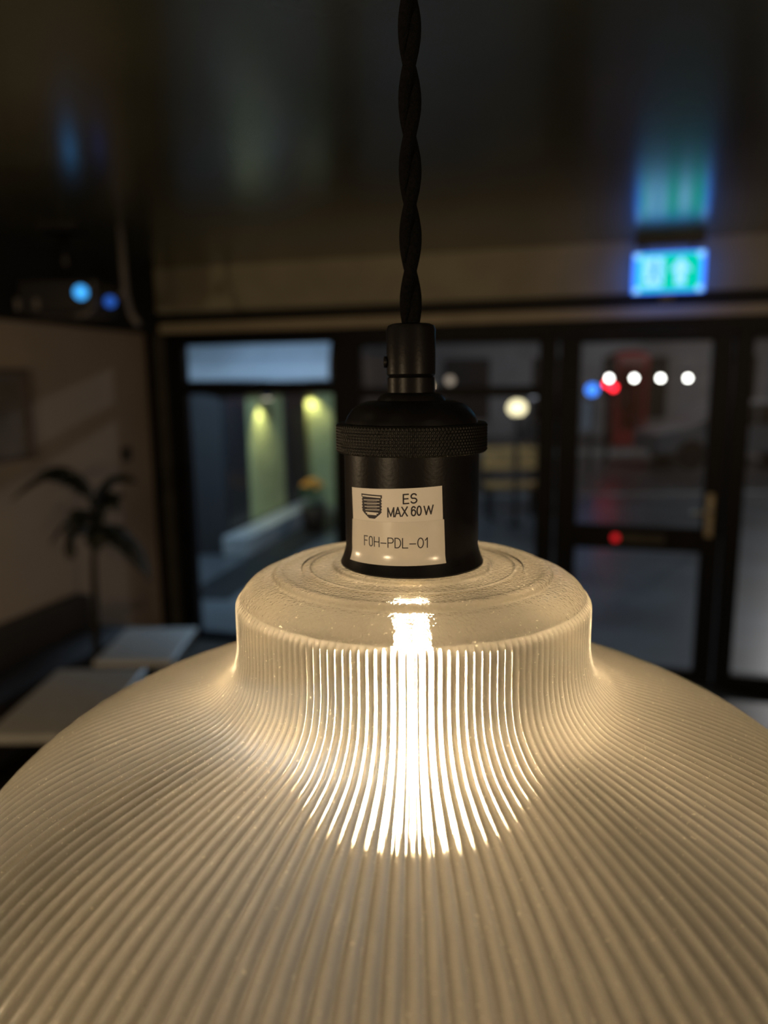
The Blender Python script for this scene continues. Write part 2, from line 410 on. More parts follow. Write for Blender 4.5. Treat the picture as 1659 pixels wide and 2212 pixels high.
for j in range(len(prof) - 1, -1, -2):
    r, z = prof[j]; a = prof[max(j - 1, 0)]; b = prof[min(j + 1, len(prof) - 1)]
    tx, tz = b[0] - a[0], b[1] - a[1]; l = math.hypot(tx, tz)
    inner.append((max(0.0205, r + tz / l * 0.0030), z - tx / l * 0.0030))
inner[-1] = (0.0205, -0.0622)
base = len(V)
for r, z in inner:
    for k in range(NI):
        a = 2 * PI * k / NI; V.append((AX + r * math.cos(a), AY + r * math.sin(a), CAMZ + z))
for j in range(n_out - 1):
    for k in range(NC):
        k2 = (k + 1) % NC
        Fc.append((j * NC + k, (j + 1) * NC + k, (j + 1) * NC + k2, j * NC + k2)); MI.append(1 if j < nt_ - 1 else 0)
for j in range(len(inner) - 1):
    for k in range(NI):
        k2 = (k + 1) % NI
        Fc.append((base + j * NI + k, base + (j + 1) * NI + k, base + (j + 1) * NI + k2, base + j * NI + k2)); MI.append(2)
sp = NC // NI
for (ro, ri, flip) in ((n_out - 1, 0, False), (0, len(inner) - 1, True)):
    for k in range(NI):
        k2 = (k + 1) % NI
        outer = [ro * NC + (k * sp + q) % NC for q in range(sp + 1)]
        f = outer + [base + ri * NI + k2, base + ri * NI + k]
        Fc.append(tuple(f if flip else reversed(f))); MI.append(1)
sh = mesh_obj('glass_shade', V, Fc, None, pend, True, ['ribbed_glass', 'stippled_glass', 'shade_inner'], MI)
sh['label'] = 'ribbed clear glass shade with smooth shouldered neck'

# holder: strain relief, cap, ring, body
o = MB().lathe([(0.0018, 0.0176), (0.0062, 0.0177), (0.0073, 0.0172), (0.0078, 0.0160), (0.0078, 0.0022), (0.0074, 0.0017), (0.0070, 0.0014), (0.0076, 0.0010), (0.0076, -0.0038), (0.0018, -0.0038)], C0, 64, True).build('strain_relief', 'holder_black', pend)
smooth_by_angle(o)
sc_ = MB().lathe([(0.0018, 0.0), (0.0018, 0.0012), (0.0001, 0.0014)], (0, 0, 0), 16)
sc_.V = [Vector((AX - 0.0074 - v.z, AY - 0.0008 + v.x, CAMZ + 0.006 + v.y)) for v in sc_.V]
sc_.build('grip_screw', 'holder_black', o, True)
o = MB().lathe([(0.0070, -0.0036), (0.0082, -0.0036), (0.0098, -0.0044), (0.0108, -0.0056), (0.0112, -0.0066), (0.0070, -0.0068)], C0, 64, True).build('collar', 'holder_black', pend); smooth_by_angle(o)
o = MB().lathe([(0.0060, -0.0060), (0.0140, -0.0062), (0.0165, -0.0070), (0.0188, -0.0086), (0.0205, -0.0108), (0.0212, -0.0124), (0.0214, -0.0140), (0.0060, -0.0140)], C0, 96, True).build('cap', 'holder_black', pend); smooth_by_angle(o)
# knurled ring
nk, rows = 760, 26
V = []; Fc = []
z0, z1 = -0.0222, -0.0131
for j in range(rows + 1):
    f = j / rows; z = z1 + (z0 - z1) * f
    e = min(f, 1 - f) * (z1 - z0)                     # distance from an edge
    r0 = 0.0244 - 0.0006 * max(0, 1 - e / 0.0007) ** 2
    for k in range(nk):
        a = k / nk
        p1 = (a * 126 + f * 5.0) % 1.0; p2 = (a * 126 - f * 5.0) % 1.0
        g = min(min(p1, 1 - p1), min(p2, 1 - p2)) * 2
        h = -0.00042 * max(0, 1 - g / 0.75) * min(1, e / 0.0005)
        V.append((AX + (r0 + h) * math.cos(2 * PI * a), AY + (r0 + h) * math.sin(2 * PI * a), CAMZ + z))
for rr, zz in ((0.0205, z0), (0.0205, z1)):
    for k in range(nk): V.append((AX + rr * math.cos(2 * PI * k / nk), AY + rr * math.sin(2 * PI * k / nk), CAMZ + zz))
mrow = rows + 3
for j in range(mrow):
    for k in range(nk):
        k2 = (k + 1) % nk; j2 = (j + 1) % mrow
        Fc.append((j * nk + k, j2 * nk + k, j2 * nk + k2, j * nk + k2))
o = mesh_obj('knurled_ring', V, Fc, 'ring_black', pend); smooth_by_angle(o, 50)
HB = [(0.0218, -0.0215), (0.0218, -0.0500), (0.0217, -0.0522), (0.0220, -0.0540), (0.0228, -0.0565), (0.0236, -0.0583), (0.0235, -0.0588), (0.0210, -0.0590), (0.0200, -0.0560), (0.0200, -0.0215)]
o = MB().lathe(HB, C0, 160, True).build('lamp_holder', 'holder_black', pend); smooth_by_angle(o)
def hold_r(z):
    P = HB[:6]
    for (r0, a), (r1, b) in zip(P, P[1:]):
        if b <= z <= a: return r0 + (r1 - r0) * (a - z) / (a - b)
    return 0.0236

# twisted cord: two fabric strands up to the ceiling
zc0, zc1 = 0.0120, CEIL - CAMZ - 0.02
for s_ in range(2):
    pts = []; rad = []
    n = 520
    for i in range(n + 1):
        z = zc0 + (zc1 - zc0) * i / n
        ph = 2 * PI * (z - 0.0340) / 0.0392 + PI * s_
        pts.append((AX + 0.00155 * math.sin(ph), AY - 0.00155 * math.cos(ph), CAMZ + z)); rad.append(0.00195)
    o = MB().tube(pts, rad, 14).build('cord_strand', 'cord_fabric', pend, True)
MB().lathe([(0.006, -0.028), (0.03, -0.026), (0.045, -0.018), (0.05, -0.004), (0.05, 0.0)], (AX, AY, CEIL), 48).build('ceiling_rose', 'holder_black', pend, True)

# bulb inside
bz = CAMZ
bulb = MB().lathe([(0.0131, -0.060), (0.0150, -0.066), (0.0205, -0.080), (0.0270, -0.104), (0.0300, -0.126), (0.0295, -0.147), (0.0240, -0.165), (0.0130, -0.177), (0.001, -0.181)], C0, 48).build('bulb', 'bulb_glass', pend, True)
MB().lathe([(0.0125, -0.036), (0.0131, -0.038), (0.0123, -0.040), (0.0131, -0.042), (0.0123, -0.044), (0.0131, -0.046), (0.0123, -0.048), (0.0131, -0.050), (0.0128, -0.0605)], C0, 32).build('screw_base', 'brass', bulb, True)
MB().lathe([(0.006, -0.060), (0.0045, -0.068), (0.003, -0.080), (0.001, -0.084)], C0, 20).build('stem', 'bulb_glass', bulb, True)
for k in range(4):
    a = PI / 4 + k * PI / 2 + 0.2
    MB().tube([(AX + 0.0042 * math.cos(a), AY + 0.0042 * math.sin(a), CAMZ - 0.085), (AX + 0.0080 * math.cos(a + 0.5), AY + 0.0085 * math.sin(a + 0.5), CAMZ - 0.174)], 0.0011, 8).build('filament', 'filament', bulb, True)

# ---- labels on the holder: 2D (arc angle in degrees, height in mm) wrapped on the holder
def wrap(th, zmm, off):
    z = zmm / 1000.0; r = hold_r(z) + off
    a = R(th); return Vector((AX + r * math.sin(a), AY - r * math.cos(a), CAMZ + z))
DEG = 1 / (0.0220 * 1000 * PI / 180)         # degrees per mm of arc
def sticker(name, quad, mat, off, thick=0.00012, nu=40, nv=14, parent=pend):
    (a0, z0), (a1, z1), (a2, z2), (a3, z3) = quad          # TL TR BR BL
    V = []; Fc = []
    for d in (0.0, thick):
        for j in range(nv + 1):
            for i in range(nu + 1):
                u, v = i / nu, j / nv
                a = (a0 * (1 - u) + a1 * u) * (1 - v) + (a3 * (1 - u) + a2 * u) * v
                z = (z0 * (1 - u) + z1 * u) * (1 - v) + (z3 * (1 - u) + z2 * u) * v
                V.append(wrap(a, z, off + d))
    q = (nu + 1) * (nv + 1)
    for j in range(nv):
        for i in range(nu):
            a = j * (nu + 1) + i
            Fc.append((a + q, a + q + nu + 1, a + q + nu + 2, a + q + 1)); Fc.append((a, a + 1, a + nu + 2, a + nu + 1))
    edge = [i for i in range(nu + 1)] + [j * (nu + 1) + nu for j in range(1, nv + 1)] + [nv * (nu + 1) + i for i in range(nu - 1, -1, -1)] + [j * (nu + 1) for j in range(nv - 1, 0, -1)]
    for a, b in zip(edge, edge[1:] + edge[:1]): Fc.append((a, a + q, b + q, b))
    o = mesh_obj(name, V, Fc, mat, parent); smooth_by_angle(o, 40); return o
lab1 = sticker('rating_label', ((-60.0, -32.35), (22.4, -30.95), (23.3, -41.6), (-58.8, -43.0)), 'label_paper', 0.00003)
lab1['label'] = 'cream rating label printed ES MAX 60 W with a screw cap symbol'
lab2 = sticker('asset_label', ((-59.4, -42.3), (24.1, -41.2), (25.5, -54.75), (-61.6, -55.5)), 'label_taped', 0.00018)
lab2['label'] = 'glossy taped label printed FOH-PDL-01'

def arc(cx, cy, rx, ry, a0, a1, n=14): return [(cx + rx * math.cos(R(a0 + (a1 - a0) * i / n)), cy + ry * math.sin(R(a0 + (a1 - a0) * i / n))) for i in range(n + 1)]
GL = {   # stroke glyphs in a 1-high cell: width, polylines
 'E': (0.56, [[(0.52, 1), (0, 1), (0, 0), (0.55, 0)], [(0, 0.52), (0.48, 0.52)]]),
 'S': (0.60, [arc(0.30, 0.74, 0.27, 0.26, 25, 250, 14)[:-1] + arc(0.30, 0.26, 0.30, 0.26, 75, -155, 16)]),
 'M': (0.74, [[(0, 0), (0, 1), (0.37, 0.1), (0.74, 1), (0.74, 0)]]),
 'A': (0.68, [[(0, 0), (0.34, 1), (0.68, 0)], [(0.12, 0.34), (0.56, 0.34)]]),
 'X': (0.64, [[(0, 1), (0.64, 0)], [(0.64, 1), (0, 0)]]),
 '6': (0.56, [arc(0.29, 0.70, 0.26, 0.30, 30, 180, 10) + [(0.02, 0.34)], arc(0.29, 0.32, 0.27, 0.32, 0, 360, 20)]),
 '0': (0.56, [arc(0.28, 0.5, 0.27, 0.5, 0, 360, 24)]),
 'W': (0.92, [[(0, 1), (0.22, 0), (0.46, 0.95), (0.70, 0), (0.92, 1)]]),
 'F': (0.42, [[(0.42, 1), (0, 1), (0, 0)], [(0, 0.54), (0.36, 0.54)]]),
 'O': (0.48, [[(0.05, 0.25), (0.05, 0.75)] + arc(0.24, 0.75, 0.19, 0.25, 180, 0, 10) + [(0.43, 0.25)] + arc(0.24, 0.25, 0.19, 0.25, 0, -180, 10)]),
 'H': (0.54, [[(0, 1), (0, 0)], [(0.54, 1), (0.54, 0)], [(0, 0.5), (0.54, 0.5)]]),
 'P': (0.54, [[(0, 0), (0, 1), (0.30, 1)] + arc(0.30, 0.74, 0.24, 0.26, 90, -90, 10) + [(0, 0.48)]]),
 'D': (0.56, [[(0, 0), (0, 1), (0.2, 1)] + arc(0.2, 0.5, 0.35, 0.5, 90, -90, 14) + [(0, 0)]]),
 'L': (0.50, [[(0, 1), (0, 0), (0.50, 0)]]),
 '1': (0.34, [[(0, 0.76), (0.2, 1), (0.2, 0)]]),
 '-': (0.60, [[(0.02, 0.42), (0.58, 0.42)]]),
 ' ': (0.26, []),
}
def ink(name, polys, parent, off, mat='label_ink'):
    """strokes as ribbons with round joins, wrapped on the holder; polys = [(points (deg,mm), width mm)]"""
    mb = MB()
    for pts, wd in polys:
        q = []
        for (x0, y0), (x1, y1) in zip(pts, pts[1:]):
            L = math.hypot((x1 - x0) / DEG, y1 - y0); k = max(1, int(L / 0.5))
            q += [(x0 + (x1 - x0) * i / k, y0 + (y1 - y0) * i / k) for i in range(k)]
        q.append(pts[-1])
        P = [Vector((x / DEG, y)) for x, y in q]
        for i in range(len(P) - 1):
            d = P[i + 1] - P[i]
            if d.length < 1e-6: continue
            d.normalize(); nn = Vector((-d.y, d.x)) * wd / 2; ext = d * wd * 0.38
            a, b = P[i] - ext, P[i + 1] + ext
            c4 = [a + nn, a - nn, b - nn, b + nn]
            mb.prism([(c.x * DEG, c.y) for c in c4], lambda x, y, dd: wrap(x, y, dd), off + 0.00003, off)
    return mb.build(name, mat, parent)
def text(txt, a0, a1, z0, z1, h, wd, gap, parent, off, name='print', adv=None):
    """baseline from (a0,z0) to (a1,z1), height h mm"""
    tot = sum(GL[c][0] for c in txt) + gap * (len(txt) - 1)
    pol = []; x = 0.0
    for c in txt:
        gw, lines = GL[c]
        for ln in lines:
            pol.append(([(a0 + (a1 - a0) * (x + px) / tot, z0 + (z1 - z0) * (x + px) / tot + py * h) for px, py in ln], wd))
        x += gw + gap
    return ink(name, pol, parent, off)
O1 = 0.00003 + 0.00012; O2 = 0.00018 + 0.00012
text('ES', -8.6, 1.8, -36.05, -35.75, 2.75, 0.42, 0.22, lab1, O1)
text('MAX', -21.2, -5.6, -40.25, -39.75, 2.75, 0.42, 0.16, lab1, O1)
text('60', -2.4, 5.3, -39.70, -39.5, 2.7, 0.42, 0.2, lab1, O1)
text('W', 7.6, 14.8, -39.45, -39.2, 2.55, 0.42, 0.2, lab1, O1)
text('FOH-PDL-01', -43.6, 11.2, -49.75, -49.45, 2.95, 0.31, 0.17, lab2, O2)
# screw cap symbol
def icon(parent, off):
    zt = -33.75; cx = -36.4
    def q(x, y): return (cx + x * 3.95 * DEG, zt + y * 7.4)        # x -1..1 , y 0..-1
    outl = [(-1, 0), (1, 0)]
    for i in range(5): outl += [(1.0, -0.12 - i * 0.12), (0.9, -0.16 - i * 0.12), (0.97, -0.22 - i * 0.12)]
    outl += [(0.80, -0.80), (0.34, -1.0), (-0.20, -1.0), (-0.72, -0.80)]
    for i in range(4, -1, -1): outl += [(-0.93, -0.22 - i * 0.12), (-0.86, -0.16 - i * 0.12), (-0.98, -0.12 - i * 0.12)]
    mb = MB()
    # filled in horizontal slices so that the shape follows the round holder
    def span(y):
        xs = []
        for (x0, y0), (x1, y1) in zip(outl, outl[1:] + outl[:1]):
            if (y0 > y) != (y1 > y): xs.append(x0 + (x1 - x0) * (y - y0) / (y1 - y0))
        return min(xs), max(xs)
    ys = [-0.001 - 0.998 * i / 44 for i in range(45)]
    for ya, yb in zip(ys, ys[1:]):
        la, ra = span(ya); lb, rb = span(yb)
        for k in range(6):
            f0, f1 = k / 6, (k + 1) / 6
            mb.prism([q(la + (ra - la) * f0, ya), q(la + (ra - la) * f1, ya), q(lb + (rb - lb) * f1, yb), q(lb + (rb - lb) * f0, yb)], lambda x, y, dd: wrap(x, y, dd), off + 0.00003, off)
    mb.build('screw_cap_symbol', 'label_ink', parent)
    wl = []
    wl.append(([q(-0.84, -0.085), q(0.84, -0.085)], 0.42))
    for i in range(4): wl.append(([q(-0.72 + 0.05 * i, -0.255 - i * 0.135), q(0.76, -0.205 - i * 0.135)], 0.20))
    for i in range(3): wl.append(([q(-0.4, -0.305 - i * 0.135), q(0.55, -0.275 - i * 0.135)], 0.06))
    wl.append(([q(-0.50, -0.765), q(0.62, -0.755)], 0.34)); wl.append(([q(-0.34, -0.82), q(0.46, -0.81)], 0.5))
    ink('symbol_highlight', wl, parent, off + 0.00003, 'label_paper')
icon(lab1, O1)

# ------------------------------------------------------------------ exit sign
ex = thing('exit_sign', FP((0.07, 0.2, 2.24)), 'glowing green and blue exit sign with running man and upward arrow under the ceiling', 'exit sign')
def EB(nm, u0, u1, z0, z1, n0, n1, mat, p=ex): return fbox(nm, u0, u1, n0, n1, z0, z1, mat, p)
def EPoly(nm, poly, n0, n1, mat, p): return MB().prism(poly, lambda a, b, d: FP((a, d, b)), n0, n1).build(nm, mat, p)
EB('housing', -0.105, 0.235, 2.485, CEIL, 0.17, 0.225, 'projector_black')
pan = EB('glowing_panel', -0.112, 0.246, 2.245, 2.452, 0.19, 0.20, 'sign_rim')
for u in (-0.06, 0.18): EB('hanger', u - 0.008, u + 0.008, 2.452, 2.485, 0.19, 0.20, 'projector_black')
EB('green_face', -0.088, 0.222, 2.256, 2.442, 0.20, 0.202, 'sign_green', pan)
EB('doorway_symbol', -0.060, 0.040, 2.276, 2.426, 0.202, 0.204, 'sign_white', pan)
ar = [(0.126, 2.425), (0.182, 2.352), (0.150, 2.358), (0.150, 2.282), (0.102, 2.282), (0.102, 2.358), (0.070, 2.352)]
EPoly('arrow_symbol', ar, 0.202, 0.204, 'sign_white', pan)
man = MB()
f = lambda a, b, d: FP((a, d, b))
man.prism([(-0.002 + 0.011 * math.cos(2 * PI * i / 14), 2.404 + 0.011 * math.sin(2 * PI * i / 14)) for i in range(14)], f, 0.204, 0.206)
for pl in ([(-0.012, 2.388), (0.012, 2.392), (0.006, 2.342), (-0.018, 2.340)], [(-0.012, 2.345), (0.004, 2.343), (0.022, 2.312), (0.012, 2.306)], [(0.012, 2.312), (0.022, 2.312), (0.034, 2.290), (0.024, 2.287)],
           [(-0.018, 2.345), (-0.006, 2.341), (-0.020, 2.308), (-0.032, 2.310)], [(-0.020, 2.315), (-0.022, 2.304), (-0.052, 2.302), (-0.052, 2.311)],
           [(0.006, 2.390), (0.012, 2.382), (0.036, 2.362), (0.030, 2.356)], [(-0.010, 2.388), (-0.014, 2.378), (-0.040, 2.372), (-0.040, 2.380)]): man.prism(pl, f, 0.204, 0.206)
man.build('running_man_symbol', 'sign_man', pan)
for u in (-0.088, 0.222):
    for z in (2.262, 2.434):
        MB().prism([(u + 0.016 * math.cos(2 * PI * i / 16), z + 0.016 * math.sin(2 * PI * i / 16)) for i in range(16)], f, 0.20, 0.208).build('standoff_screw', 'sign_white', pan)
EB('pull_tag', 0.03, 0.10, 2.20, 2.245, 0.19, 0.198, 'bracket_grey')

# ------------------------------------------------------------------ left side: projector, picture, switch, palm, bench, tables
def dep_box(nm, x0, x1, y0, y1, z0, z1, mat, p, bev=0.0): return MB().box(x0, x1, y0, y1, z0, z1, None, bev).build(nm, mat, p)
pj = thing('projector', (-1.52, 3.75, 2.12), 'black ceiling projector with a bright blue glowing lens', 'projector')
dep_box('body', -1.72, -1.335, 3.6, 3.9, 2.13, 2.30, 'projector_black', pj, 0.02)
dep_box('mount_plate', -1.62, -1.44, 3.66, 3.84, 2.52, CEIL, 'projector_black', pj, 0.004)
MB().tube([(-1.53, 3.75, 2.29), (-1.53, 3.75, 2.53)], 0.018, 14).build('mount_pole', 'projector_black', pj, True)
ln = MB(); ln.tube([(-1.395, 3.62, 2.222), (-1.395, 3.565, 2.222)], 0.045, 24); ln = ln.build('lens_barrel', 'projector_black', pj)
MB().tube([(-1.395, 3.566, 2.222), (-1.395, 3.560, 2.222)], 0.032, 24).build('lens', 'blue_lens', ln)['label'] = 'bright blue lens'
for x in (-1.71, -1.62): dep_box('vent_slat', x - 0.01, x + 0.01, 3.595, 3.6, 2.15, 2.2, 'bracket_grey', pj)
MB().tube([(-1.345, 3.585, 2.16), (-1.38, 3.58, 2.125), (-1.44, 3.58, 2.118)], 0.010, 8).build('cable', 'bracket_grey', pj, True)
br = thing('bracket_light', (-1.24, 3.7, 2.05), 'grey bracket fixture with a dim blue lamp beside the projector', 'fixture')
MB().tube([(-1.235, 3.7, CEIL), (-1.235, 3.7, 2.33), (-1.228, 3.69, 2.22), (-1.205, 3.68, 2.13), (-1.17, 3.67, 2.08)], 0.016, 12).build('arm', 'bracket_grey', br, True)
MB().sphere((-1.285, 3.66, 2.186), 0.034, 20, 12).build('lamp_head', 'projector_black', br, True)
MB().tube([(-1.285, 3.632, 2.186), (-1.285, 3.622, 2.186)], 0.026, 20).build('blue_lamp', 'blue_dim', br)
MB().tube([(-1.28, 3.665, 2.20), (-1.235, 3.69, 2.24)], 0.008, 8).build('knuckle', 'bracket_grey', br)

pc = thing('picture', LP((1.48, 0, 1.41)), 'framed print in a dark frame on the pale side wall', 'picture')
for a, b, c, d in ((1.18, 1.205, 1.41, 1.885), (1.735, 1.78, 1.41, 1.885), (1.205, 1.735, 1.41, 1.435), (1.205, 1.735, 1.86, 1.885)): MB().box(a, b, 0.0, 0.03, c, d, LP, 0.004).build('frame_side', 'frame_picture', pc)
MB().box(1.205, 1.735, 0.002, 0.010, 1.435, 1.86, LP).build('print_sheet', 'print_paper', pc)
MB().box(1.205, 1.735, 0.014, 0.016, 1.435, 1.86, LP).build('glazing', 'window_glass', pc)
sw = thing('wall_switch', LP((0.355, 0, 1.31)), 'small dark square switch on the pale side wall', 'switch')
MB().box(0.31, 0.40, 0.0, 0.012, 1.31, 1.40, LP, 0.003).build('plate', 'switch_dark', sw); MB().box(0.335, 0.375, 0.012, 0.018, 1.335, 1.375, LP, 0.002).build('rocker', 'switch_dark', sw)

# potted palm
px_, py_ = -1.43, 3.47
pl = thing('potted_palm', (px_, py_, 0), 'dark arching palm in a pot in front of the pale side wall', 'plant')
pot = MB().lathe([(0.11, 0), (0.14, 0.02), (0.17, 0.30), (0.175, 0.33), (0.16, 0.33), (0.155, 0.30), (0.02, 0.30)], (px_, py_, 0), 32).build('pot', 'pot_dark', pl, True)
MB().lathe([(0.154, 0.28), (0.154, 0.302), (0.02, 0.306)], (px_, py_, 0), 24).build('soil', 'soil', pot)
KZ = 1.205; KS = 0.84
MB().tube([(px_, py_, 0.29), (px_ + 0.015, py_, 0.6), (px_ + 0.03, py_, 0.95), (px_ + 0.06, py_ - 0.01, KZ + 0.01)], [0.024, 0.018, 0.014, 0.010], 10).build('stem', 'palm_stem', pl, True)
def frond(p0, p1, p2, lw, nleaf=16):
    p0, p1, p2 = Vector(p0), Vector(p1), Vector(p2)
    P = [(1 - t) ** 2 * p0 + 2 * t * (1 - t) * p1 + t * t * p2 for t in [i / 20 for i in range(21)]]
    mb = MB().tube(P, [0.006 * (1 - i / 24) for i in range(21)], 6)
    for i in range(nleaf):
        t = 0.18 + 0.8 * i / (nleaf - 1); k = min(19, int(t * 20)); c = P[k]
        d = (P[k + 1] - P[k]).normalized(); sd = d.cross(Vector((0, 0, 1)))
        if sd.length < 0.05: sd = Vector((1, 0, 0))
        sd.normalize(); L = lw * math.sin(PI * min(1, 0.25 + 0.7 * t)) * random.uniform(0.85, 1.1)
        for s in (-1, 1):
            tip = c + sd * s * L * 0.7 + d * L * 0.55 + Vector((0, 0, -0.35 * L)); mid = (c + tip) / 2 + Vector((0, 0, 0.07 * L)); wv = d * 0.016
            th_ = Vector((0, 0, 0.0015))
            mb.add([c, mid + wv, tip, mid - wv, c - th_, mid + wv - th_, tip - th_, mid - wv - th_], [(0, 1, 2, 3), (7, 6, 5, 4), (0, 4, 5, 1), (1, 5, 6, 2), (2, 6, 7, 3), (3, 7, 4, 0)])
    return mb.build('frond', 'palm_leaf', pl)
crown = (px_ + 0.06, py_ - 0.01, KZ)
def q3(dx, dz, dy=0.0): return (px_ + 0.06 + dx * KS, py_ + dy, KZ + dz * KS)
for a in (((0, 0), (-0.13, 0.42), (-0.42, 0.08), -0.10, 0.15), ((0, 0), (-0.05, 0.36), (-0.30, 0.22), -0.02, 0.12), ((0, 0), (0.07, 0.30), (0.26, 0.18), -0.05, 0.12), ((0, 0), (0.10, 0.16), (0.20, 0.12), -0.15, 0.10)):
    frond(crown, q3(*a[1], a[3] / 2), q3(*a[2], a[3]), a[4])
low = (px_ + 0.035, py_, KZ - 0.13)
for a in (((0.10, 0.05), (0.20, -0.24), -0.08, 0.11), ((0.18, 0.02), (0.30, -0.36), -0.02, 0.09), ((-0.10, 0.08), (-0.24, -0.16), -0.06, 0.12), ((0.02, 0.18), (-0.12, -0.10), -0.14, 0.10), ((0.08, 0.24), (0.17, 0.02), -0.10, 0.09), ((-0.16, 0.0), (-0.14, -0.26), -0.05, 0.11), ((0.06, 0.05), (0.02, -0.22), -0.10, 0.10), ((0.14, -0.02), (0.33, -0.40), -0.08, 0.10)):
    frond(low, q3(*a[0], a[2] / 2), q3(*a[1], a[2]), a[3])

# banquette along the side wall
bq = thing('banquette_bench', (-1.75, 2.6, 0), 'long dark upholstered bench against the pale side wall', 'bench')
def BQ(v):   # frame along the side wall direction
    return LP((v[0], v[1], v[2]))
MB().box(0.95, 4.2, 0.03, 0.40, 0.10, 0.31, BQ, 0.01).build('plinth', 'bench_fabric', bq)
for i in range(3): MB().box(0.95 + i * 1.0833, 0.95 + (i + 1) * 1.0833 - 0.006, 0.13, 0.42, 0.31, 0.42, BQ, 0.025).build('seat_cushion', 'bench_fabric', bq)
for i in range(3): MB().box(0.95 + i * 1.0833, 0.95 + (i + 1) * 1.0833 - 0.006, 0.01, 0.13, 0.31, 0.60, BQ, 0.03).build('back_cushion', 'bench_back', bq)
for t_ in (1.0, 2.5, 4.1): MB().box(t_, t_ + 0.06, 0.06, 0.38, 0, 0.10, BQ).build('foot', 'table_metal', bq)

def table(x0, x1, y0, y1, label):
    cx, cy = (x0 + x1) / 2, (y0 + y1) / 2
    t = thing('cafe_table', (cx, cy, 0), label, 'table', 'small tables beside the bench')
    MB().box(x0, x1, y0, y1, 0.722, 0.75, None, 0.008).build('table_top', 'table_top', t)
    MB().lathe([(0.022, 0.02), (0.022, 0.70), (0.08, 0.712), (0.08, 0.722)], (cx, cy, 0), 20).build('pedestal', 'table_metal', t, True)
    MB().lathe([(0.16, 0.0), (0.16, 0.012), (0.03, 0.03)], (cx, cy, 0), 28).build('foot_plate', 'table_metal', t, True)
table(-1.13, -0.82, 2.71, 3.11, 'small pale topped table closest to the potted palm')
table(-1.23, -0.895, 2.10, 2.64, 'small pale topped table standing further from the potted palm')

# ------------------------------------------------------------------ outside: ground
def FG(nm, pts, z0, z1, mat, label, cat):
    return struct(MB().prism(pts, lambda a, b, d: Vector((a, b, d)), z0, z1).build(nm, mat), label, cat)
a_, b_ = FP((-9, -0.101, 0)), FP((9, -0.101, 0))
FG('pavement', [(a_.x, a_.y), (b_.x, b_.y), (30, 11.6), (-20, 11.6)], -0.14, -0.02, 'pavement_wet', 'wet grey pavement outside the windows', 'pavement')
FG('road', [(-20, 11.75), (30, 11.75), (30, 19.0), (-20, 19.0)], -0.3, -0.12, 'road_wet', 'wet dark road beyond the pavement', 'road')
FG('pavement_far', [(-20, 19.15), (30, 19.15), (30, 25), (-20, 25)], -0.14, -0.02, 'pavement_wet', 'pavement on the other side of the road', 'pavement')
for nm, y in (('kerb', 11.6), ('kerb_far', 19.0)):
    struct(MB().box(-20, 30, y, y + 0.15, -0.14, 0.0).build(nm, 'kerb_stone'), 'pale kerb stone along the pavement edge' if y < 15 else 'pale kerb stone on the far side of the road', 'kerb')

# building across the road
bd = thing('building', (9, 25.1, 0), 'grey rendered building across the road behind the telephone box', 'building')
MB().box(-14, 28, 24.6, 25.4, -0.02, 7.0).build('wall', 'render_grey', bd)
MB().box(-14, 28, 24.45, 24.6, 3.0, 3.3).build('string_course', 'render_dark', bd)
for i in range(6):
    x = 2.0 + i * 2.9
    wd = MB().box(x, x + 1.5, 24.55, 24.63, 0.5, 2.5, None).build('window', 'post_black', bd)
    MB().box(x + 0.08, x + 1.42, 24.53, 24.55, 0.58, 2.42).build('pane', 'shop_door', wd)
    MB().box(x - 0.1, x + 1.6, 24.42, 24.6, 0.42, 0.5).build('sill', 'kerb_stone', wd)

# red telephone box
tx, ty = 6.78, 20.9
tb = thing('telephone_box', (tx, ty, -0.02), 'red telephone box with domed roof across the road', 'telephone box')
hw = 0.45
def TB(nm, x0, x1, y0, y1, z0, z1, mat='box_red', p=tb, bev=0.0): return MB().box(tx + x0, tx + x1, ty + y0, ty + y1, z0 - 0.02, z1 - 0.02, None, bev).build(nm, mat, p)
TB('plinth', -hw, hw, -hw, hw, 0, 0.16)
for sx in (-1, 1):
    for sy in (-1, 1): TB('corner_post', min(sx * hw, sx * (hw - 0.09)), max(sx * hw, sx * (hw - 0.09)), min(sy * hw, sy * (hw - 0.09)), max(sy * hw, sy * (hw - 0.09)), 0.16, 2.1)
TB('head_rail', -hw, hw, -hw, hw, 2.1, 2.16)
TB('fascia', -hw - 0.02, hw + 0.02, -hw - 0.02, hw + 0.02, 2.16, 2.36, 'box_red', tb, 0.01)
TB('sign_panel', -0.34, 0.34, -hw - 0.03, -hw - 0.02, 2.19, 2.32, 'box_pale')
dm = MB(); nd = 8
rows_ = []
for j in range(nd + 1):
    f_ = j / nd; hh = (hw + 0.02) * math.cos(f_ * PI / 2 * 0.86); rows_.append([(tx - hh, ty - hh), (tx + hh, ty - hh), (tx + hh, ty + hh), (tx - hh, ty + hh), 2.34 + 0.24 * math.sin(f_ * PI / 2 * 0.9) / math.sin(PI / 2 * 0.9)])
Vd = []; Fd = []
for rw in rows_: Vd += [(x, y, rw[4] - 0.0) for x, y in rw[:4]]
for j in range(nd):
    for k in range(4): Fd.append((j * 4 + k, j * 4 + (k + 1) % 4, (j + 1) * 4 + (k + 1) % 4, (j + 1) * 4 + k))
Fd.append(tuple(nd * 4 + k for k in range(4))); Fd.append((3, 2, 1, 0))
dm.add(Vd, Fd).build('domed_roof', 'box_red', tb)
TB('back_panel', -hw + 0.09, hw - 0.09, hw - 0.05, hw - 0.02, 0.16, 2.1)
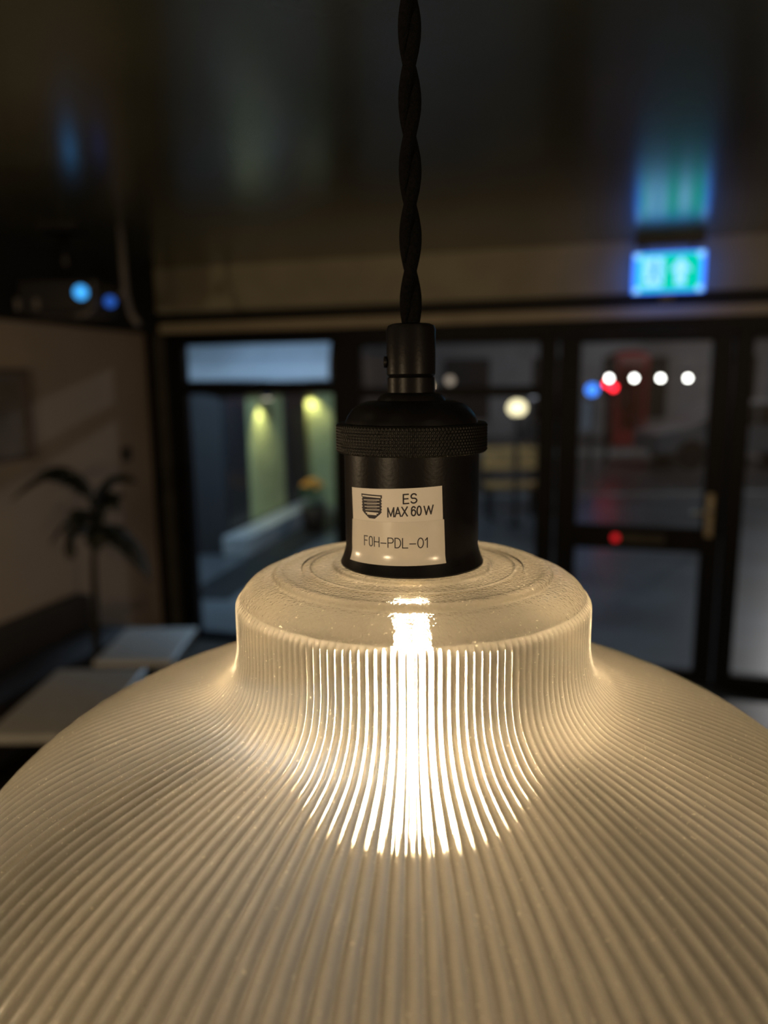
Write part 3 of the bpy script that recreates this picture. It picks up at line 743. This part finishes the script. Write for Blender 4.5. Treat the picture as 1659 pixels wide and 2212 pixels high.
for side in range(3):
    def SB(v, s=side):
        a, d, z = v
        if s == 0: return Vector((tx + a, ty - hw + d, z - 0.02))
        return Vector((tx + (hw - d) * (1 if s == 1 else -1), ty + a, z - 0.02))
    MB().box(-0.36, 0.36, 0.03, 0.05, 0.16, 0.42, SB).build('kick_panel', 'box_red', tb)
    for i in range(7): MB().box(-0.36, 0.36, 0.025, 0.05, 0.42 + i * 0.277, 0.445 + i * 0.277, SB).build('glazing_bar', 'box_red', tb)
    for x in (-0.36, -0.2, 0.175, 0.335): MB().box(x, x + 0.025, 0.025, 0.05, 0.42, 2.1, SB).build('glazing_bar', 'box_red', tb)
    MB().box(-0.36, 0.36, 0.034, 0.04, 0.42, 2.1, SB).build('pane', 'window_glass', tb)
TB('telephone', -0.15, 0.15, 0.25, 0.40, 1.0, 1.6, 'post_black')

# four globes stand in for lamp reflections in the door; posts and wire added
def at(px, py, Y):
    """point at depth Y seen along a direction of the photograph (used once to survey positions)"""
    X, Yp = px - 829.5, py - 1106; c, s = math.cos(rol), math.sin(rol)
    a = X * c - Yp * s; b = X * s + Yp * c
    d = Vector((0, math.cos(pit), -math.sin(pit))) + a / 1600 * Vector((1, 0, 0)) - b / 1600 * Vector((0, math.sin(pit), math.cos(pit)))
    k = Y / d.y; return Vector((d.x * k, Y, d.z * k + CAMZ))
fy = 8.4
pa, pb = at(1235, 800, fy), at(1580, 800, fy)
wz = pa.z
for p, lb in ((pa, 'added black post holding the hinge side end of the wire'), (pb, 'added black post holding the handle side end of the wire')):
    tag(MB().lathe([(0.06, 0), (0.06, 0.02), (0.02, 0.03), (0.02, wz + 0.06), (0.005, wz + 0.08)], (p.x, p.y, -0.02), 14).build('stand_in_post', 'post_black'), lb, 'post')
tag(MB().tube([pa, (pa + pb) / 2 - Vector((0, 0, 0.015)), Vector((pb.x, pb.y, wz))], 0.004, 6).build('stand_in_wire', 'post_black'), 'added thin black wire carrying four globes in place of lamp reflections', 'wire')
for x_, lb in ((1316, 'white globe in place of a lamp reflection, nearest the post on the hinge side of the door'), (1370, 'white globe in place of a lamp reflection, second from the post on the hinge side of the door'),
               (1427, 'white globe in place of a lamp reflection, second from the post on the handle side of the door'), (1486, 'white globe in place of a lamp reflection, nearest the post on the handle side of the door')):
    c = at(x_, 817, fy)
    fo = thing('reflected_lamp', (c.x, c.y, c.z - 0.03), lb, 'lamp', 'four white globes in place of lamp reflections')
    MB().sphere(c, 0.026, 16, 10).build('globe', 'reflection_glow', fo, True)
    MB().tube([(c.x, c.y, c.z + 0.022), (c.x, c.y, wz + 0.003)], 0.010, 10).build('lamp_socket', 'post_black', fo)

# red signal lamp and blue lamp on posts
sg = thing('traffic_signal', at(1318, 832, 17.6) * Vector((1, 1, 0)), 'traffic signal on a thin post with two red lamps lit', 'traffic light')
g0 = at(1318, 832, 17.6); sg.location = ORG[sg.name] = Vector((g0.x, g0.y, -0.12))
MB().lathe([(0.05, -0.12), (0.05, 1.4)], (g0.x, g0.y + 0.1, 0), 12).build('post', 'post_black', sg)
MB().box(g0.x - 0.14, g0.x + 0.16, g0.y + 0.02, g0.y + 0.18, 1.36, 2.3, None, 0.02).build('signal_head', 'post_black', sg)
for x_, y_ in ((1312, 829), (1325, 837)):
    c = at(x_, y_, 17.6); MB().tube([(c.x, c.y + 0.03, c.z), (c.x, c.y - 0.02, c.z)], 0.07, 18).build('red_lamp', 'lamp_red', sg)
g1 = at(1279, 842, 15.0)
bl = thing('blue_lamp_post', (g1.x, g1.y, -0.12), 'thin post with a round blue lamp and pale panel below', 'lamp')
MB().lathe([(0.03, -0.12), (0.03, g1.z - 0.08)], (g1.x, g1.y, 0), 12).build('post', 'post_black', bl)
MB().sphere(g1, 0.12, 18, 12).build('blue_globe', 'lamp_blue', bl, True)
MB().box(g1.x - 0.18, g1.x - 0.02, g1.y - 0.06, g1.y - 0.03, g1.z - 0.80, g1.z - 0.22, None, 0.005).build('notice_panel', 'awning_cloth', bl)

# parked car beyond the phone box
def car(cx, cy, label):
    c = thing('parked_car', (cx, cy, -0.12), label, 'car')
    side = [(-1.95, 0.35), (-1.95, 0.75), (-1.2, 0.92), (-0.6, 1.38), (0.75, 1.42), (1.45, 0.98), (1.95, 0.86), (2.0, 0.35)]
    MB().prism(side, lambda a, b, d: Vector((cx + a, cy + d, b - 0.12)), -0.8, 0.8).build('body', 'car_grey', c)
    for sx, sd in ((-1, -0.81), (1, 0.805)):
        MB().prism([(-1.05, 0.94), (-0.55, 1.32), (0.05, 1.34), (0.05, 0.95)], lambda a, b, d: Vector((cx + a, cy + d, b - 0.12)), sd, sd + 0.01).build('window', 'post_black', c)
        MB().prism([(0.12, 0.95), (0.12, 1.34), (0.7, 1.36), (1.2, 0.98)], lambda a, b, d: Vector((cx + a, cy + d, b - 0.12)), sd, sd + 0.01).build('window', 'post_black', c)
    for wx in (-1.25, 1.25):
        for wy in (-0.72, 0.72):
            MB().tube([(cx + wx, cy + wy - 0.1, 0.2), (cx + wx, cy + wy + 0.1, 0.2)], 0.32, 24).build('wheel', 'post_black', c, False)
    return c
car(7.75, 16.4, 'pale grey parked car across the road beyond the door')

# globe lamp and bench beyond the middle window
g2 = at(1117, 881, 9.2)
gl_ = thing('globe_lamp', (g2.x, g2.y, -0.02), 'yellowish glowing globe lamp on a black post beyond the middle window', 'lamp')
MB().sphere(g2, 0.115, 20, 12, 0.85).build('globe', 'lamp_globe', gl_, True)
MB().lathe([(0.09, -0.02), (0.09, 0.02), (0.03, 0.05), (0.03, g2.z - 0.12), (0.07, g2.z - 0.10), (0.07, g2.z - 0.085)], (g2.x, g2.y, 0), 16).build('post', 'post_black', gl_)
bn = thing('street_bench', (g2.x + 0.02, g2.y + 0.55, -0.02), 'wooden slatted bench lit orange by the globe lamp', 'bench')
for i in range(3): MB().box(g2.x - 0.32, g2.x + 0.40, g2.y + 0.70, g2.y + 0.73, 0.62 + i * 0.11, 0.71 + i * 0.11, None, 0.005).build('back_slat', 'bench_wood', bn)
for i in range(4): MB().box(g2.x - 0.32, g2.x + 0.40, g2.y + 0.28 + i * 0.10, g2.y + 0.365 + i * 0.10, 0.43, 0.46, None, 0.005).build('seat_slat', 'bench_wood', bn)
for x_ in (-0.28, 0.34):
    MB().box(g2.x + x_, g2.x + x_ + 0.05, g2.y + 0.28, g2.y + 0.70, 0.37, 0.43).build('frame', 'post_black', bn)
    for y_ in (0.30, 0.66): MB().box(g2.x + x_, g2.x + x_ + 0.05, g2.y + y_, g2.y + y_ + 0.05, -0.02, 0.37).build('leg', 'post_black', bn)
    MB().box(g2.x + x_, g2.x + x_ + 0.05, g2.y + 0.73, g2.y + 0.76, 0.3, 0.95).build('back_post', 'post_black', bn)
for (a, b, Y, r, lb) in ((972, 822, 10.5, 0.06, 'small dim lamp on a post seen beside the strain relief'), (1152, 852, 10.0, 0.06, 'small dim white lamp on a post above the street bench')):
    c = at(a, b, Y)
    t = thing('street_lamp', (c.x, c.y, -0.02), lb, 'lamp')
    MB().sphere(c, r, 16, 10).build('globe', 'lamp_dimwhite' if a > 1000 else 'lamp_warmdim', t, True)
    MB().lathe([(0.05, -0.02), (0.02, 0.03), (0.02, c.z - r * 0.9)], (c.x, c.y, 0), 10).build('post', 'post_black', t)

# ------------------------------------------------------------------ shop across the court, behind the left window
wa, wb = Vector((-1.10, 10.4, 0)), Vector((-1.70, 7.8, 0))
wl_ = (wb - wa).length; wdir = (wb - wa).normalized(); wnor = Vector((-wdir.y, wdir.x, 0))
if wnor.x < 0: wnor = -wnor
def WF(v): return wa + v[0] * wdir + v[1] * wnor + Vector((0, 0, v[2]))
sp_ = thing('shop_wing', (-2.3, 9.1, -0.02), 'low dark shop wing outside with a lime lit side wall and pale stone ledge', 'building')
MB().prism([(wa.x, wa.y), (wb.x, wb.y), (-4.6, 7.8), (-4.6, 10.4)], lambda a, b, d: Vector((a, b, d)), -0.02, 1.76).build('wall', 'render_dark', sp_)
MB().box(-0.05, wl_ + 0.05, -0.3, 0.08, 1.70, 1.78, WF).build('coping', 'render_dark', sp_)
MB().box(0.88, 1.98, 0.0, 0.02, 0.22, 1.68, WF).build('lime_panel', 'pillar_lime', sp_)
MB().box(0.0, 0.82, 0.0, 0.03, 0.25, 1.65, WF).build('display_window', 'shop_door', sp_)
MB().box(2.04, wl_ - 0.04, 0.0, 0.03, 0.25, 1.65, WF).build('display_window', 'shop_door', sp_)
MB().box(-0.05, wl_ + 0.1, 0.0, 0.28, -0.02, 0.19, WF, 0.01).build('stone_ledge', 'kerb_stone', sp_)
struct(MB().box(-0.05, wl_ + 1.6, 0.30, 0.75, -0.02, -0.012, WF).build('gutter', 'post_black'), 'dark drainage strip along the stone ledge', 'gutter')
for s_, lb in ((wl_ + 0.1, 'pale paving strip next to the end of the stone ledge'), (wl_ + 1.0, 'pale paving strip further along the drainage strip')): struct(MB().box(s_, s_ + 0.45, 0.80, 1.0, -0.02, -0.008, WF).build('paving_strip', 'kerb_stone'), lb, 'paving')
def downlight(p, c, aim):
    dl = MB().tube([c + Vector((0, 0, 0.07)), c], 0.06, 16).build('downlight', 'post_black', p)
    MB().tube([c, c - Vector((0, 0, 0.012))], 0.052, 16).build('lamp_face', 'lamp_small', dl)
    lamp('shop_downlight', 'SPOT', c - Vector((0, 0, 0.03)), 22.0, (1.0, 0.95, 0.48), 0.03, aim, 100, 0.8)
downlight(sp_, WF((1.70, 0.14, 1.62)), WF((1.55, 0.02, 0.8)))
sw_ = thing('shop_building', (-1.8, 11.5, -0.02), 'taller dark shop with a pale blue awning and a lime lit pillar', 'building')
MB().box(-5.0, -0.45, 11.3, 11.6, -0.02, 3.4).build('wall', 'render_dark', sw_)
MB().box(-1.18, -0.74, 10.95, 11.3, -0.02, 1.80).build('pillar', 'pillar_lime', sw_)
downlight(sw_, Vector((-1.06, 10.85, 1.66)), Vector((-1.0, 10.97, 0.8)))
ax0, ax1 = -2.95, -0.74
aw = MB()
aw.prism([(11.3, 2.75), (10.35, 2.02), (10.35, 1.84), (10.37, 1.84), (10.37, 2.00), (11.3, 2.71)], lambda a, b, d: Vector((d, a, b)), ax0, ax1)
aw.build('awning', 'awning_cloth', sw_)['label'] = 'pale blue sloping awning cloth'
for x_ in (ax0 + 0.02, ax1 - 0.05): MB().tube([(x_, 11.3, 2.05), (x_, 10.4, 1.98)], 0.015, 8).build('awning_arm', 'post_black', sw_)
lamp('awning_fill', 'SPOT', (-1.0, 8.2, 3.4), 40.0, (0.42, 0.66, 1.0), 0.08, (-1.3, 10.7, 2.25), 46, 0.9)  # unseen spot added to brighten the awning
SY = 9.0
# planter with flowers
c = WF((1.35, 0.55, 0)); c.z = -0.012
pt = thing('flower_planter', (c.x, c.y, c.z), 'brown planter with green foliage and orange flowers below the lime lit wall', 'planter')
MB().lathe([(0.11, 0.0), (0.16, 0.30), (0.17, 0.32), (0.145, 0.32), (0.14, 0.28), (0.01, 0.28)], c, 24).build('pot', 'planter', pt, True)
lf = MB()
for i in range(160):
    a = random.uniform(0, 2 * PI); rr = random.uniform(0.0, 0.14); z = c.z + 0.28 + random.uniform(0.02, 0.36) * (1 - rr * 2.5)
    b0 = Vector((c.x + rr * math.cos(a), c.y + rr * math.sin(a), z)); d = Vector((math.cos(a), math.sin(a), random.uniform(-0.2, 0.6))) * 0.06; s = Vector((-math.sin(a), math.cos(a), 0)) * 0.024
    th_ = Vector((0, 0, 0.002))
    lf.add([b0, b0 + d / 2 + s, b0 + d, b0 + d / 2 - s, b0 - th_, b0 + d / 2 + s - th_, b0 + d - th_, b0 + d / 2 - s - th_], [(0, 1, 2, 3), (7, 6, 5, 4), (0, 4, 5, 1), (1, 5, 6, 2), (2, 6, 7, 3), (3, 7, 4, 0)])
lf.tube([(c.x, c.y, c.z + 0.26), (c.x, c.y, c.z + 0.52)], 0.02, 6)
lf.build('foliage', 'foliage', pt)
for i in range(12):
    a = i * 2.4; rr = 0.03 + 0.011 * i; z = c.z + 0.66 - rr * 0.7
    MB().sphere((c.x + rr * math.cos(a), c.y + rr * math.sin(a), z), 0.034, 10, 6, 0.6).build('flower', 'petal', pt, True)
